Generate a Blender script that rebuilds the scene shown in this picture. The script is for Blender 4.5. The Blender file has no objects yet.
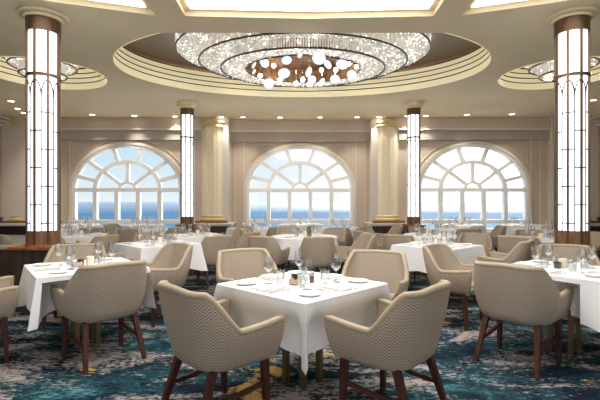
import bpy, bmesh, math, random
from mathutils import Vector, Matrix
from mathutils.geometry import tessellate_polygon

random.seed(7)
C = bpy.context.scene.collection
S = bpy.context.scene
PI = math.pi
F = 430.0                      # focal length in pixels of a 600 px wide frame
EYE = 1.37

# ------------------------------------------------------------------ camera
cd = bpy.data.cameras.new('camera')
cd.sensor_width = 36.0
cd.lens = 36.0 * F / 600.0
cd.shift_y = 2.0 / 600.0
cd.clip_end = 60000
cam = bpy.data.objects.new('camera', cd)
C.objects.link(cam)
cam.location = (0, 0, EYE)
cam.rotation_euler = (PI / 2, 0, 0)
S.camera = cam

# ------------------------------------------------------------------ view
S.view_settings.view_transform = 'Standard'
S.view_settings.look = 'None'
S.view_settings.gamma = 1.0
S.view_settings.use_curve_mapping = False
S.view_settings.exposure = 0.60

PANEL_E, COLUMN_E, DOWN_W, CRYSTAL_E, COVE_E, DISC_E, BULB_E, HANG_E, FAR_FILL_W = 2.6, 1.8, 72.0, 0.58, 1.0, 0.95, 260.0, 150.0, 70.0

# fill lamp added behind the viewer to brighten the room
DL = bpy.data.lights.new('rear_fill', 'AREA'); DL.shape = 'RECTANGLE'; DL.size = 14.0; DL.size_y = 2.6; DL.energy = 110.0; DL.color = (0.97, 0.985, 1.0)
dlo = bpy.data.objects.new('rear_fill', DL); C.objects.link(dlo); dlo.location = (0, -4.5, 1.8); dlo.rotation_euler = (PI / 2, 0, 0)

# added lamps hidden outside below the far sills, brightening the far ceiling
for gx, gy in ((0.0, 14.3), (-5.15, 14.0), (5.17, 14.0)):
    GL = bpy.data.lights.new('far_fill', 'AREA'); GL.shape = 'RECTANGLE'; GL.size = 3.2; GL.size_y = 1.0; GL.energy = FAR_FILL_W; GL.color = (0.97, 0.985, 1.0)
    glo = bpy.data.objects.new('far_fill', GL); C.objects.link(glo); glo.location = (gx, gy, -0.15); glo.rotation_euler = (math.radians(-125), 0, 0)

# ------------------------------------------------------------------ sky
def lin(c):
    c = c / 255.0
    return c / 12.92 if c <= 0.04045 else ((c + 0.055) / 1.055) ** 2.4
def rgb(r, g, b): return (lin(r), lin(g), lin(b), 1.0)

W = bpy.data.worlds.new('sky'); S.world = W; W.use_nodes = True
wn, wl = W.node_tree.nodes, W.node_tree.links
wn.clear()
tc = wn.new('ShaderNodeTexCoord')
sep = wn.new('ShaderNodeSeparateXYZ'); wl.new(tc.outputs['Generated'], sep.inputs[0])
up = wn.new('ShaderNodeValToRGB'); wl.new(sep.outputs['Z'], up.inputs[0])
e = up.color_ramp.elements
e[0].position = 0.0; e[0].color = rgb(240, 247, 251)
e[1].position = 0.22; e[1].color = rgb(176, 214, 246)
k = up.color_ramp.elements.new(0.07); k.color = rgb(222, 239, 251)
# brighter, whiter sky towards the sun side (right)
dotn = wn.new('ShaderNodeVectorMath'); dotn.operation = 'DOT_PRODUCT'
wl.new(tc.outputs['Generated'], dotn.inputs[0]); dotn.inputs[1].default_value = (0.42, 0.89, 0.2)
glow = wn.new('ShaderNodeMapRange'); wl.new(dotn.outputs['Value'], glow.inputs[0])
glow.inputs[1].default_value = 0.80; glow.inputs[2].default_value = 0.97
glow.interpolation_type = 'SMOOTHSTEP'
mixw = wn.new('ShaderNodeMix'); mixw.data_type = 'RGBA'
wl.new(glow.outputs[0], mixw.inputs[0]); wl.new(up.outputs[0], mixw.inputs[6])
mixw.inputs[7].default_value = (1.0, 1.02, 1.06, 1)
# the veiled sun itself, above the top of the windows
sun = wn.new('ShaderNodeVectorMath'); sun.operation = 'DOT_PRODUCT'
wl.new(tc.outputs['Generated'], sun.inputs[0]); sun.inputs[1].default_value = (0.40, 0.76, 0.51)
sung = wn.new('ShaderNodeMapRange'); wl.new(sun.outputs['Value'], sung.inputs[0]); sung.interpolation_type = 'SMOOTHSTEP'
sung.inputs[1].default_value = 0.80; sung.inputs[2].default_value = 0.995; sung.inputs[4].default_value = 8.5
addw = wn.new('ShaderNodeMix'); addw.data_type = 'RGBA'; addw.blend_type = 'ADD'; addw.inputs[0].default_value = 1.0
wl.new(mixw.outputs[2], addw.inputs[6])
sunc = wn.new('ShaderNodeCombineColor')
for i in range(3): wl.new(sung.outputs[0], sunc.inputs[i])
wl.new(sunc.outputs[0], addw.inputs[7])
bg = wn.new('ShaderNodeBackground'); wl.new(addw.outputs[2], bg.inputs[0]); bg.inputs[1].default_value = 0.69
wo = wn.new('ShaderNodeOutputWorld'); wl.new(bg.outputs[0], wo.inputs[0])

# ------------------------------------------------------------------ materials
def mat(name, col, rough=0.6, metal=0.0, spec=0.4, emit=None, estr=1.0, noise=0.0, nscale=20.0, bump=0.0):
    m = bpy.data.materials.new(name); m.use_nodes = True
    n, l = m.node_tree.nodes, m.node_tree.links
    b = n['Principled BSDF']
    b.inputs['Base Color'].default_value = rgb(*col)
    b.inputs['Roughness'].default_value = rough
    b.inputs['Metallic'].default_value = metal
    b.inputs['Specular IOR Level'].default_value = spec
    if emit:
        b.inputs['Emission Color'].default_value = rgb(*emit)
        b.inputs['Emission Strength'].default_value = estr
    if noise or bump:
        t = n.new('ShaderNodeTexCoord'); q = n.new('ShaderNodeTexNoise')
        q.inputs['Scale'].default_value = nscale; q.inputs['Detail'].default_value = 4
        l.new(t.outputs['Object'], q.inputs['Vector'])
        if noise:
            r = n.new('ShaderNodeValToRGB'); l.new(q.outputs['Fac'], r.inputs[0])
            r.color_ramp.elements[0].position = 0.3; r.color_ramp.elements[1].position = 0.7
            r.color_ramp.elements[0].color = rgb(*[max(0, c * (1 - noise)) for c in col])
            r.color_ramp.elements[1].color = rgb(*[min(255, c * (1 + noise)) for c in col])
            l.new(r.outputs[0], b.inputs['Base Color'])
        if bump:
            bp = n.new('ShaderNodeBump'); bp.inputs['Strength'].default_value = bump
            bp.inputs['Distance'].default_value = 0.01
            l.new(q.outputs['Fac'], bp.inputs['Height']); l.new(bp.outputs[0], b.inputs['Normal'])
    return m

def math_node(n, l, op, a, b=None):
    q = n.new('ShaderNodeMath'); q.operation = op
    for i, v in enumerate((a, b)):
        if v is None: continue
        if isinstance(v, (int, float)): q.inputs[i].default_value = v
        else: l.new(v, q.inputs[i])
    return q.outputs[0]

def herringbone(name, dark, light):
    m = mat(name, dark, 0.85, spec=0.2)
    n, l = m.node_tree.nodes, m.node_tree.links
    uv = n.new('ShaderNodeTexCoord'); sp = n.new('ShaderNodeSeparateXYZ')
    l.new(uv.outputs['UV'], sp.inputs[0])
    tri = math_node(n, l, 'PINGPONG', sp.outputs['X'], 0.028)
    s = math_node(n, l, 'ADD', math_node(n, l, 'MULTIPLY', sp.outputs['Y'], 2 * PI / 0.019),
                  math_node(n, l, 'MULTIPLY', tri, 2 * PI * 1.5 / 0.028))
    w = math_node(n, l, 'SINE', s)
    r = n.new('ShaderNodeMapRange'); l.new(w, r.inputs[0])
    r.inputs[1].default_value = -0.45; r.inputs[2].default_value = 0.45
    mx = n.new('ShaderNodeMix'); mx.data_type = 'RGBA'; l.new(r.outputs[0], mx.inputs[0])
    mx.inputs[6].default_value = rgb(*dark); mx.inputs[7].default_value = rgb(*light)
    l.new(mx.outputs[2], n['Principled BSDF'].inputs['Base Color'])
    return m

def wood(name, c1, c2, rough=0.35, scale=(14, 14, 1.2), spec=0.4):
    m = mat(name, c1, rough, spec=spec)
    n, l = m.node_tree.nodes, m.node_tree.links
    t = n.new('ShaderNodeTexCoord'); mp = n.new('ShaderNodeMapping'); mp.inputs['Scale'].default_value = scale
    q = n.new('ShaderNodeTexNoise'); q.inputs['Scale'].default_value = 3; q.inputs['Detail'].default_value = 6
    q.inputs['Distortion'].default_value = 0.6
    l.new(t.outputs['Object'], mp.inputs[0]); l.new(mp.outputs[0], q.inputs['Vector'])
    r = n.new('ShaderNodeValToRGB'); l.new(q.outputs['Fac'], r.inputs[0])
    r.color_ramp.elements[0].position = 0.35; r.color_ramp.elements[1].position = 0.65
    r.color_ramp.elements[0].color = rgb(*c1); r.color_ramp.elements[1].color = rgb(*c2)
    l.new(r.outputs[0], n['Principled BSDF'].inputs['Base Color'])
    return m

def thin_glass(name, tint=(248, 250, 250), gl=0.75, rough=0.04, base=0.09):
    m = bpy.data.materials.new(name); m.use_nodes = True
    n, l = m.node_tree.nodes, m.node_tree.links; n.clear()
    tr = n.new('ShaderNodeBsdfTransparent'); tr.inputs[0].default_value = rgb(*tint)
    g = n.new('ShaderNodeBsdfGlossy'); g.inputs['Roughness'].default_value = rough
    lw = n.new('ShaderNodeLayerWeight'); lw.inputs[0].default_value = 0.35
    f = math_node(n, l, 'MULTIPLY', lw.outputs['Facing'], gl)
    f = math_node(n, l, 'ADD', f, base)
    mx = n.new('ShaderNodeMixShader'); l.new(f, mx.inputs[0]); l.new(tr.outputs[0], mx.inputs[1]); l.new(g.outputs[0], mx.inputs[2])
    o = n.new('ShaderNodeOutputMaterial'); l.new(mx.outputs[0], o.inputs[0])
    return m

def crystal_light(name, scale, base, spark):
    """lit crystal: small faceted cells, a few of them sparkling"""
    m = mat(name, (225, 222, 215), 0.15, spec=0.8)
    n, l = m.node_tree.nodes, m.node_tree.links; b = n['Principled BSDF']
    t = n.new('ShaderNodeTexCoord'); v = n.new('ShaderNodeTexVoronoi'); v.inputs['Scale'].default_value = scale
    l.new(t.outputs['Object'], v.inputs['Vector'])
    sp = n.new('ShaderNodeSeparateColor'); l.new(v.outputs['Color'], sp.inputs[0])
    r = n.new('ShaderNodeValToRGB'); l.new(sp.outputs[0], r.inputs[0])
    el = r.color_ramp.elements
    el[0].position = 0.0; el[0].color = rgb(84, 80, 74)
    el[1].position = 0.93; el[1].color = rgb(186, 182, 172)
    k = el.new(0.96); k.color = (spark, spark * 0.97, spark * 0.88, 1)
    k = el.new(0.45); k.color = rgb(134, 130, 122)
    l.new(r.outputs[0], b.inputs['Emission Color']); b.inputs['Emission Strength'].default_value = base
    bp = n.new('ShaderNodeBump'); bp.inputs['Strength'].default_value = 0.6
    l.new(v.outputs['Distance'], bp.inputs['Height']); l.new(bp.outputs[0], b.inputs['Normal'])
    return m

M = {}
M['ceiling'] = mat('ceiling_paint', (240, 224, 190), 0.7, spec=0.2)
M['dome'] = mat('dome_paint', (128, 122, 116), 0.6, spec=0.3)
M['cove'] = mat('glowing_cove_panel', (226, 214, 180), 0.7, emit=(226, 214, 174), estr=0.34)  # cream glow set in the material brightens the cove
M['groove'] = mat('painted_cove_shade', (72, 64, 50), 0.7)  # dark colour stands in for the shade inside the cove grooves
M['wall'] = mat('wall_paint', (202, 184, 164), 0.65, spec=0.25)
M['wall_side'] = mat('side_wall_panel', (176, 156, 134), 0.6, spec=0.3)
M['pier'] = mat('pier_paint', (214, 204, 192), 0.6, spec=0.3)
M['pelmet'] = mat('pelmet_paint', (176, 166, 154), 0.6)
M['white'] = mat('window_white', (236, 234, 230), 0.4)
M['moulding'] = mat('moulding_white', (222, 212, 196), 0.5)
M['pilaster'] = mat('pilaster_cream', (240, 226, 194), 0.55)
M['gold'] = mat('pilaster_gold', (210, 190, 140), 0.5, metal=0.1)
M['blue'] = mat('blue_panel', (52, 66, 92), 0.7)
M['bronze'] = mat('bronze', (108, 84, 66), 0.35, metal=0.75)
M['rim'] = mat('dark_bronze', (92, 78, 62), 0.35, metal=0.7)
M['lead'] = mat('lead_came', (70, 62, 56), 0.5, metal=0.4)
M['brass'] = mat('brushed_brass', (150, 130, 100), 0.4, metal=0.9)
M['chrome'] = mat('chrome', (200, 200, 198), 0.15, metal=1.0)
M['steel'] = mat('cutlery_steel', (190, 190, 190), 0.22, metal=1.0)
M['linen'] = mat('white_linen', (238, 236, 236), 0.9, spec=0.1)
M['napkin'] = mat('napkin_linen', (240, 238, 236), 0.9, spec=0.1)
M['china'] = mat('white_china', (240, 238, 234), 0.2, spec=0.5)
M['dish'] = mat('beige_china', (196, 172, 150), 0.35)
M['candle'] = mat('candle_wax', (246, 234, 208), 0.5)
M['leather'] = mat('cream_leather', (168, 154, 136), 0.5, spec=0.3)
M['roll'] = mat('tan_leather', (170, 153, 128), 0.42, spec=0.4)
M['weave'] = herringbone('herringbone_weave', (136, 119, 102), (197, 181, 163))
M['leg'] = wood('dark_walnut', (58, 32, 26), (86, 48, 38), 0.4)
M['woodbase'] = wood('column_wood', (104, 72, 48), (136, 98, 66), 0.4)
M['darkwood'] = wood('dark_partition_wood', (50, 37, 31), (72, 53, 44), 0.4)
M['redwood'] = wood('red_wood_top', (128, 72, 38), (166, 98, 54), 0.25, (3, 3, 3))
M['glass'] = thin_glass('clear_glass')
M['glass_far'] = thin_glass('clear_glass_glint', (252, 252, 252), 0.9, 0.12, 0.22)  # same clear glass, reflection raised to put in brighter glints
M['pane'] = thin_glass('window_glass', (252, 254, 254), 0.2, 0.0, 0.02)
M['amber'] = thin_glass('brown_glass', (150, 120, 100), 0.4)
M['green'] = thin_glass('green_glass', (190, 205, 170), 0.5)
M['petal'] = mat('white_petal', (238, 232, 214), 0.8)
M['panel'] = mat('luminous_panel', (250, 250, 248), 0.6, emit=(255, 252, 249), estr=PANEL_E * 1.35)
M['panel_side'] = mat('luminous_side_panel', (250, 250, 248), 0.6, emit=(255, 252, 249), estr=PANEL_E * 0.55)
M['column'] = mat('lit_column_glass', (240, 246, 250), 0.3, emit=(240, 248, 255), estr=COLUMN_E)
M['lens'] = mat('downlight_lens', (255, 250, 240), 0.4, emit=(255, 246, 232), estr=6.0)
M['strip'] = mat('warm_light_strip', (255, 200, 130), 0.5, emit=(255, 176, 92), estr=COVE_E)
M['bulb'] = mat('chandelier_bulb', (255, 240, 215), 0.4, emit=(255, 242, 224), estr=BULB_E)
M['hang'] = mat('hanging_bulb', (255, 244, 225), 0.4, emit=(255, 246, 236), estr=HANG_E)
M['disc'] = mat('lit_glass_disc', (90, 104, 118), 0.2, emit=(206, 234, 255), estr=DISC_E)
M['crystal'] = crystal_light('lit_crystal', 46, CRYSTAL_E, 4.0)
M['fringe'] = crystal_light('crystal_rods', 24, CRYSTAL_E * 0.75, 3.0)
M['lattice'] = mat('bronze_lattice', (96, 70, 46), 0.4, metal=0.5, noise=0.35, nscale=14)

# carpet
def carpet():
    m = mat('woven_carpet', (40, 70, 80), 0.95, spec=0.05)
    n, l = m.node_tree.nodes, m.node_tree.links; b = n['Principled BSDF']
    t = n.new('ShaderNodeTexCoord'); mp = n.new('ShaderNodeMapping')
    mp.inputs['Rotation'].default_value = (0, 0, 0.5); mp.inputs['Scale'].default_value = (0.85, 1.7, 1)
    l.new(t.outputs['Object'], mp.inputs[0])
    def nz(scale, detail, dist, off, rough=0.6):
        a = n.new('ShaderNodeVectorMath'); a.operation = 'ADD'; a.inputs[1].default_value = (off, off * 0.7, 0)
        l.new(mp.outputs[0], a.inputs[0])
        q = n.new('ShaderNodeTexNoise'); q.inputs['Scale'].default_value = scale
        q.inputs['Detail'].default_value = detail; q.inputs['Distortion'].default_value = dist
        q.inputs['Roughness'].default_value = rough
        l.new(a.outputs[0], q.inputs['Vector']); return q.outputs['Fac']
    fine = nz(22, 4, 0.6, 11.0, 0.7)
    def warp(f, amt):
        return math_node(n, l, 'ADD', f, math_node(n, l, 'MULTIPLY', math_node(n, l, 'SUBTRACT', fine, 0.5), amt))
    r = n.new('ShaderNodeValToRGB'); l.new(warp(nz(1.3, 6, 1.6, 0.0), 0.9), r.inputs[0])
    el = r.color_ramp.elements
    el[0].position = 0.26; el[0].color = rgb(16, 22, 32)
    el[1].position = 0.84; el[1].color = rgb(150, 170, 168)
    for p, c in ((0.38, (24, 38, 50)), (0.47, (36, 62, 70)), (0.54, (30, 60, 66)), (0.62, (62, 104, 112)), (0.70, (84, 126, 134))):
        k = el.new(p); k.color = rgb(*c)
    def over(base, f, lo, hi, col, amt=1.0):
        g = n.new('ShaderNodeMapRange'); l.new(f, g.inputs[0]); g.inputs[1].default_value = lo; g.inputs[2].default_value = hi
        g.inputs[4].default_value = amt
        x = n.new('ShaderNodeMix'); x.data_type = 'RGBA'; l.new(g.outputs[0], x.inputs[0]); l.new(base, x.inputs[6])
        x.inputs[7].default_value = rgb(*col); return x.outputs[2]
    c = over(r.outputs[0], warp(nz(0.8, 6, 1.8, 29.0), 0.5), 0.52, 0.62, (22, 28, 38), 0.9)
    c = over(c, warp(nz(0.95, 6, 1.8, 5.3), 0.75), 0.50, 0.62, (172, 160, 154), 0.95)
    c = over(c, warp(nz(1.0, 4, 1.0, 17.3), 0.25), 0.645, 0.67, (196, 156, 90))
    l.new(c, b.inputs['Base Color'])
    return m
M['carpet'] = carpet()

def sea_mat():
    m = mat('sea_water', (52, 112, 166), 0.35, spec=0.0)
    n, l = m.node_tree.nodes, m.node_tree.links; n.clear()
    t = n.new('ShaderNodeTexCoord'); q = n.new('ShaderNodeTexNoise'); q.inputs['Scale'].default_value = 0.02; q.inputs['Detail'].default_value = 6
    l.new(t.outputs['Object'], q.inputs['Vector'])
    r = n.new('ShaderNodeValToRGB'); l.new(q.outputs['Fac'], r.inputs[0])
    r.color_ramp.elements[0].color = rgb(72, 104, 132); r.color_ramp.elements[1].color = rgb(98, 132, 158)
    d = n.new('ShaderNodeBsdfDiffuse'); l.new(r.outputs[0], d.inputs[0])
    g = n.new('ShaderNodeBsdfGlossy'); g.inputs['Roughness'].default_value = 0.45
    mx = n.new('ShaderNodeMixShader')
    lw = n.new('ShaderNodeLayerWeight'); lw.inputs[0].default_value = 0.5
    fr = n.new('ShaderNodeMapRange'); l.new(lw.outputs['Facing'], fr.inputs[0])
    fr.inputs[1].default_value = 0.975; fr.inputs[2].default_value = 1.0; fr.inputs[3].default_value = 0.08; fr.inputs[4].default_value = 0.60
    l.new(fr.outputs[0], mx.inputs[0])
    l.new(d.outputs[0], mx.inputs[1]); l.new(g.outputs[0], mx.inputs[2])
    o = n.new('ShaderNodeOutputMaterial'); l.new(mx.outputs[0], o.inputs[0])
    return m
M['sea'] = sea_mat()

# ------------------------------------------------------------------ mesh helpers
class MB:
    def __init__(s): s.v, s.f, s.uv = [], [], []
    def add(s, vs, fs, uvs=None):
        o = len(s.v); s.v += [tuple(p) for p in vs]; s.f += [tuple(i + o for i in q) for q in fs]
        if uvs: s.uv += list(uvs)
        return s
    def box(s, x0, x1, y0, y1, z0, z1):
        v = [(x, y, z) for z in (z0, z1) for y in (y0, y1) for x in (x0, x1)]
        return s.add(v, [(0, 2, 3, 1), (4, 5, 7, 6), (0, 1, 5, 4), (2, 6, 7, 3), (0, 4, 6, 2), (1, 3, 7, 5)])
    def lathe(s, prof, seg=24, cx=0, cy=0, ax=1.0, by=1.0, a0=0.0, a1=2 * PI):
        """prof: list of (r, z); r may be a pair (rx, ry)"""
        full = abs(a1 - a0 - 2 * PI) < 1e-6
        n = seg if full else seg + 1
        vs = []
        for r, z in prof:
            rx, ry = r if isinstance(r, tuple) else (r * ax, r * by)
            for i in range(n):
                a = a0 + (a1 - a0) * i / seg
                vs.append((cx + rx * math.cos(a), cy + ry * math.sin(a), z))
        fs = []
        for j in range(len(prof) - 1):
            for i in range(seg):
                k = (i + 1) % n
                fs.append((j * n + i, j * n + k, (j + 1) * n + k, (j + 1) * n + i))
        return s.add(vs, fs)
    def tube(s, pts, r, seg=8, cap=True, closed=False):
        pts = [Vector(p) for p in pts]; n = len(pts); vs = []
        rr = r if isinstance(r, (list, tuple)) else [r] * n
        ref = None
        for i, p in enumerate(pts):
            if closed: t = pts[(i + 1) % n] - pts[i - 1]
            else: t = pts[min(i + 1, n - 1)] - pts[max(i - 1, 0)]
            t = t.normalized() if t.length > 1e-9 else Vector((0, 0, 1))
            if ref is None: ref = Vector((0, 0, 1)) if abs(t.z) < 0.9 else Vector((1, 0, 0))
            a = ref - t * ref.dot(t)
            if a.length < 1e-6: a = t.orthogonal()
            a.normalize(); b = t.cross(a); ref = a
            for k in range(seg):
                q = 2 * PI * k / seg
                vs.append(p + (a * math.cos(q) + b * math.sin(q)) * rr[i])
        fs = []
        for i in range(n if closed else n - 1):
            j = (i + 1) % n
            for k in range(seg):
                k2 = (k + 1) % seg
                fs.append((i * seg + k, i * seg + k2, j * seg + k2, j * seg + k))
        if cap and not closed:
            fs.append(tuple(range(seg - 1, -1, -1))); fs.append(tuple((n - 1) * seg + k for k in range(seg)))
        return s.add(vs, fs)
    def beam(s, p0, p1, w0, w1=None, d0=None, d1=None, ref=(0, 1, 0)):
        """square tapered bar"""
        p0, p1 = Vector(p0), Vector(p1); w1 = w0 if w1 is None else w1; d0 = w0 if d0 is None else d0; d1 = w1 if d1 is None else d1
        t = (p1 - p0).normalized(); a = Vector(ref); a = (a - t * a.dot(t)).normalized(); b = t.cross(a)
        vs = []
        for p, w, d in ((p0, w0, d0), (p1, w1, d1)):
            for x, y in ((-1, -1), (1, -1), (1, 1), (-1, 1)): vs.append(p + b * (x * w / 2) + a * (y * d / 2))
        return s.add(vs, [(3, 2, 1, 0), (4, 5, 6, 7), (0, 1, 5, 4), (1, 2, 6, 5), (2, 3, 7, 6), (3, 0, 4, 7)])
    def plate(s, loops, fn, thick):
        """flat polygon with holes (loops of 2-D points), extruded; fn maps (u, v, w) to 3-D, w runs 0..thick"""
        tri = tessellate_polygon([[Vector((u, v, 0)) for u, v in lp] for lp in loops])
        flat = [p for lp in loops for p in lp]; n = len(flat)
        vs = [fn(u, v, 0) for u, v in flat] + [fn(u, v, thick) for u, v in flat]
        fs = [tuple(t) for t in tri] + [tuple(i + n for i in reversed(t)) for t in tri]
        o = 0
        for lp in loops:
            for i in range(len(lp)):
                j = (i + 1) % len(lp); fs.append((o + i, o + j, o + j + n, o + i + n))
            o += len(lp)
        return s.add(vs, fs)
    def arcbar(s, cx, cz, rx, rz, a0, a1, w, y0, y1, seg=32):
        """bar of width w along an elliptical arc in an XZ plane"""
        vs, fs = [], []
        for i in range(seg + 1):
            a = a0 + (a1 - a0) * i / seg
            for (d, y) in ((-w / 2, y0), (w / 2, y0), (w / 2, y1), (-w / 2, y1)):
                vs.append((cx + (rx + d) * math.cos(a), y, cz + (rz + d) * math.sin(a)))
        for i in range(seg):
            for k in range(4):
                k2 = (k + 1) % 4; fs.append((i * 4 + k, i * 4 + k2, i * 4 + 4 + k2, i * 4 + 4 + k))
        fs += [(3, 2, 1, 0), tuple(seg * 4 + k for k in range(4))]
        return s.add(vs, fs)
    def build(s, name, m, parent=None, smooth=False, loc=None, bevel=0.0):
        me = bpy.data.meshes.new(name); me.from_pydata(s.v, [], s.f)
        if s.uv:
            ul = me.uv_layers.new(name='UVMap')
            for lp in me.loops: ul.data[lp.index].uv = s.uv[lp.vertex_index]
        bm = bmesh.new(); bm.from_mesh(me)
        if not s.uv:
            bmesh.ops.remove_doubles(bm, verts=bm.verts, dist=1e-5)
        bmesh.ops.recalc_face_normals(bm, faces=bm.faces)
        if bevel: bmesh.ops.bevel(bm, geom=[ed for ed in bm.edges if len(ed.link_faces) == 2 and ed.calc_face_angle(0) > 0.5], offset=bevel, segments=2, affect='EDGES')
        if smooth:
            for f in bm.faces: f.smooth = True
            for ed in bm.edges:
                if len(ed.link_faces) == 2 and ed.calc_face_angle(0) > 0.9: ed.smooth = False
        bm.to_mesh(me); bm.free()
        me.materials.append(m)
        o = bpy.data.objects.new(name, me); C.objects.link(o)
        if parent: o.parent = parent
        if loc: o.location = loc
        return o

def tag(o, label=None, cat=None, group=None, kind=None):
    if label: o['label'] = label
    if cat: o['category'] = cat
    if group: o['group'] = group
    if kind: o['kind'] = kind
    return o
def empty(name, loc=(0, 0, 0), rz=0.0):
    o = bpy.data.objects.new(name, None); C.objects.link(o)
    o.location = loc; o.rotation_euler = (0, 0, rz); o.empty_display_size = 0.1
    return o
KIDS = {}
def children(o):
    if o.name not in KIDS: KIDS[o.name] = list(o.children)
    return KIDS[o.name]
def dup(o, parent=None):
    c = o.copy(); C.objects.link(c)
    if parent: c.parent = parent
    for ch in children(o): dup(ch, c)
    return c
def placed(proto, used, loc, rz, label, group=None, cat=None):
    """the first call moves the prototype itself, later calls copy it"""
    o = proto if not used[0] else dup(proto)
    used[0] = True
    o.location = loc; o.rotation_euler = (0, 0, rz)
    o['label'] = label
    if group: o['group'] = group
    if cat: o['category'] = cat
    return o
def ellipse(cx, cy, a, b, n=96): return [(cx + a * math.cos(2 * PI * i / n), cy + b * math.sin(2 * PI * i / n)) for i in range(n)]

# ================================================================== THE SETTING
CEIL, SOFF = 3.87, 3.80
DC, DS = 13.25, 12.85          # window planes: centre bay, side bays
HW = 8.75                       # half width of the room

MB().box(-HW, HW, -4, 14, -0.1, 0).build('floor', M['carpet'])['kind'] = 'structure'

# ceiling with three oval openings
DOME = (0.035, 8.05, 3.41, 2.17)
SIDE_DOMES = ((-4.97, 8.45, 1.08), (5.08, 8.45, 1.08))
loops = [[(-HW, 5.0), (HW, 5.0), (HW, 14), (-HW, 14)], ellipse(*DOME, 128)] + [ellipse(x, y, r, r, 80) for x, y, r in SIDE_DOMES]
MB().plate(loops, lambda u, v, w: (u, v, CEIL + w), 0.02).build('ceiling', M['ceiling'])['kind'] = 'structure'
# dropped soffit with three luminous coffers
soff = [(-HW, -4), (HW, -4), (HW, 3.6), (5.4, 4.8), (3.9, 5.55), (3.2, 5.9), (2.44, 6.18), (-2.44, 6.18), (-3.2, 5.9), (-3.9, 5.55), (-5.4, 4.8), (-HW, 3.6)]
coff = [[(-1.5, 5.62), (0.1, 5.70), (1.74, 5.62), (1.66, 1.5), (-1.42, 1.5)],
        [(-1.88, 5.60), (-3.0, 5.22), (-4.6, 4.45), (-4.6, 1.5), (-1.80, 1.5)],
        [(2.10, 5.60), (3.1, 5.24), (4.8, 4.45), (4.8, 1.5), (2.02, 1.5)]]
MB().plate([soff] + coff, lambda u, v, w: (u, v, SOFF + w), 0.069).build('ceiling_soffit', M['ceiling'])['kind'] = 'structure'
for lp, nm in zip(coff, ('luminous ceiling coffer panel over the centre of the room', 'luminous ceiling coffer panel over the left tables', 'luminous ceiling coffer panel over the right tables')):
    cx = sum(p[0] for p in lp) / len(lp); cy = sum(p[1] for p in lp) / len(lp)
    t = empty('ceiling_light_panel', (cx, cy, CEIL - 0.02))
    tag(t, nm, 'ceiling light', 'luminous ceiling panels')
    big = [(x - (0.09 if x > cx else -0.09), y - (0.10 if y > cy else -0.10)) for x, y in lp]
    MB().plate([big], lambda u, v, w: (u - cx, v - cy, w), 0.015).build('diffuser', M['panel' if abs(cx) < 1 else 'panel_side'], t)
MB().box(-HW, HW, -4, 5.0, 3.87, 3.95).build('ceiling_slab', M['ceiling'])['kind'] = 'structure'

def dome(name, cx, cy, a, b, top_z, seg=128):
    # three fabric tiers with gaps coloured dark as shade, a warm light slot, then the flat grey dome
    prof = []
    z = CEIL - 0.012
    def P(off, zz): prof.append(((a + off, b + off), zz))
    P(-0.004, z)
    gv = MB()
    for k in range(4):
        h = 0.135 if k == 0 else 0.085
        P(-0.004, z); z += h; P(0.0, z); P(0.045, z)
        gv.lathe([((a - 0.001, b - 0.001), z), ((a + 0.04, b + 0.04), z + 0.001), ((a + 0.04, b + 0.04), z + 0.019), ((a - 0.004, b - 0.004), z + 0.020)], seg, cx, cy)
        z += 0.02; P(0.045, z); P(-0.004, z)
    gv.build('ceiling_cove_groove', M['groove'])['kind'] = 'structure'
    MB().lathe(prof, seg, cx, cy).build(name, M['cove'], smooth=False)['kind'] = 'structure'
    t = MB().lathe([((a + 0.16, b + 0.16), z), ((a + 0.16, b + 0.16), top_z)], seg, cx, cy)
    t.lathe([((a + 0.16, b + 0.16), z), ((a - 0.004, b - 0.004), z)], seg, cx, cy)
    t.lathe([((a + 0.16, b + 0.16), top_z), ((a * 0.5, b * 0.5), top_z + 0.10), (0.001, top_z + 0.12)], seg, cx, cy)
    t.build('ceiling_dome', M['dome'])['kind'] = 'structure'
    s = MB().tube([(cx + (a + 0.10) * math.cos(q), cy + (b + 0.10) * math.sin(q), z + 0.02) for q in [2 * PI * i / 96 for i in range(96)]], 0.015, 6, closed=True)
    return s.build('light_strip', M['strip'])
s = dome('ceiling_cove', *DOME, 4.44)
tag(s, 'warm light strip hidden above the stepped rim of the big central dome', 'light strip')
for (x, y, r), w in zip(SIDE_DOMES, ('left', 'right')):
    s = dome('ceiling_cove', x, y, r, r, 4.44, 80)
    tag(s, 'warm light strip hidden above the rim of the small round %s dome' % w, 'light strip')

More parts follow.
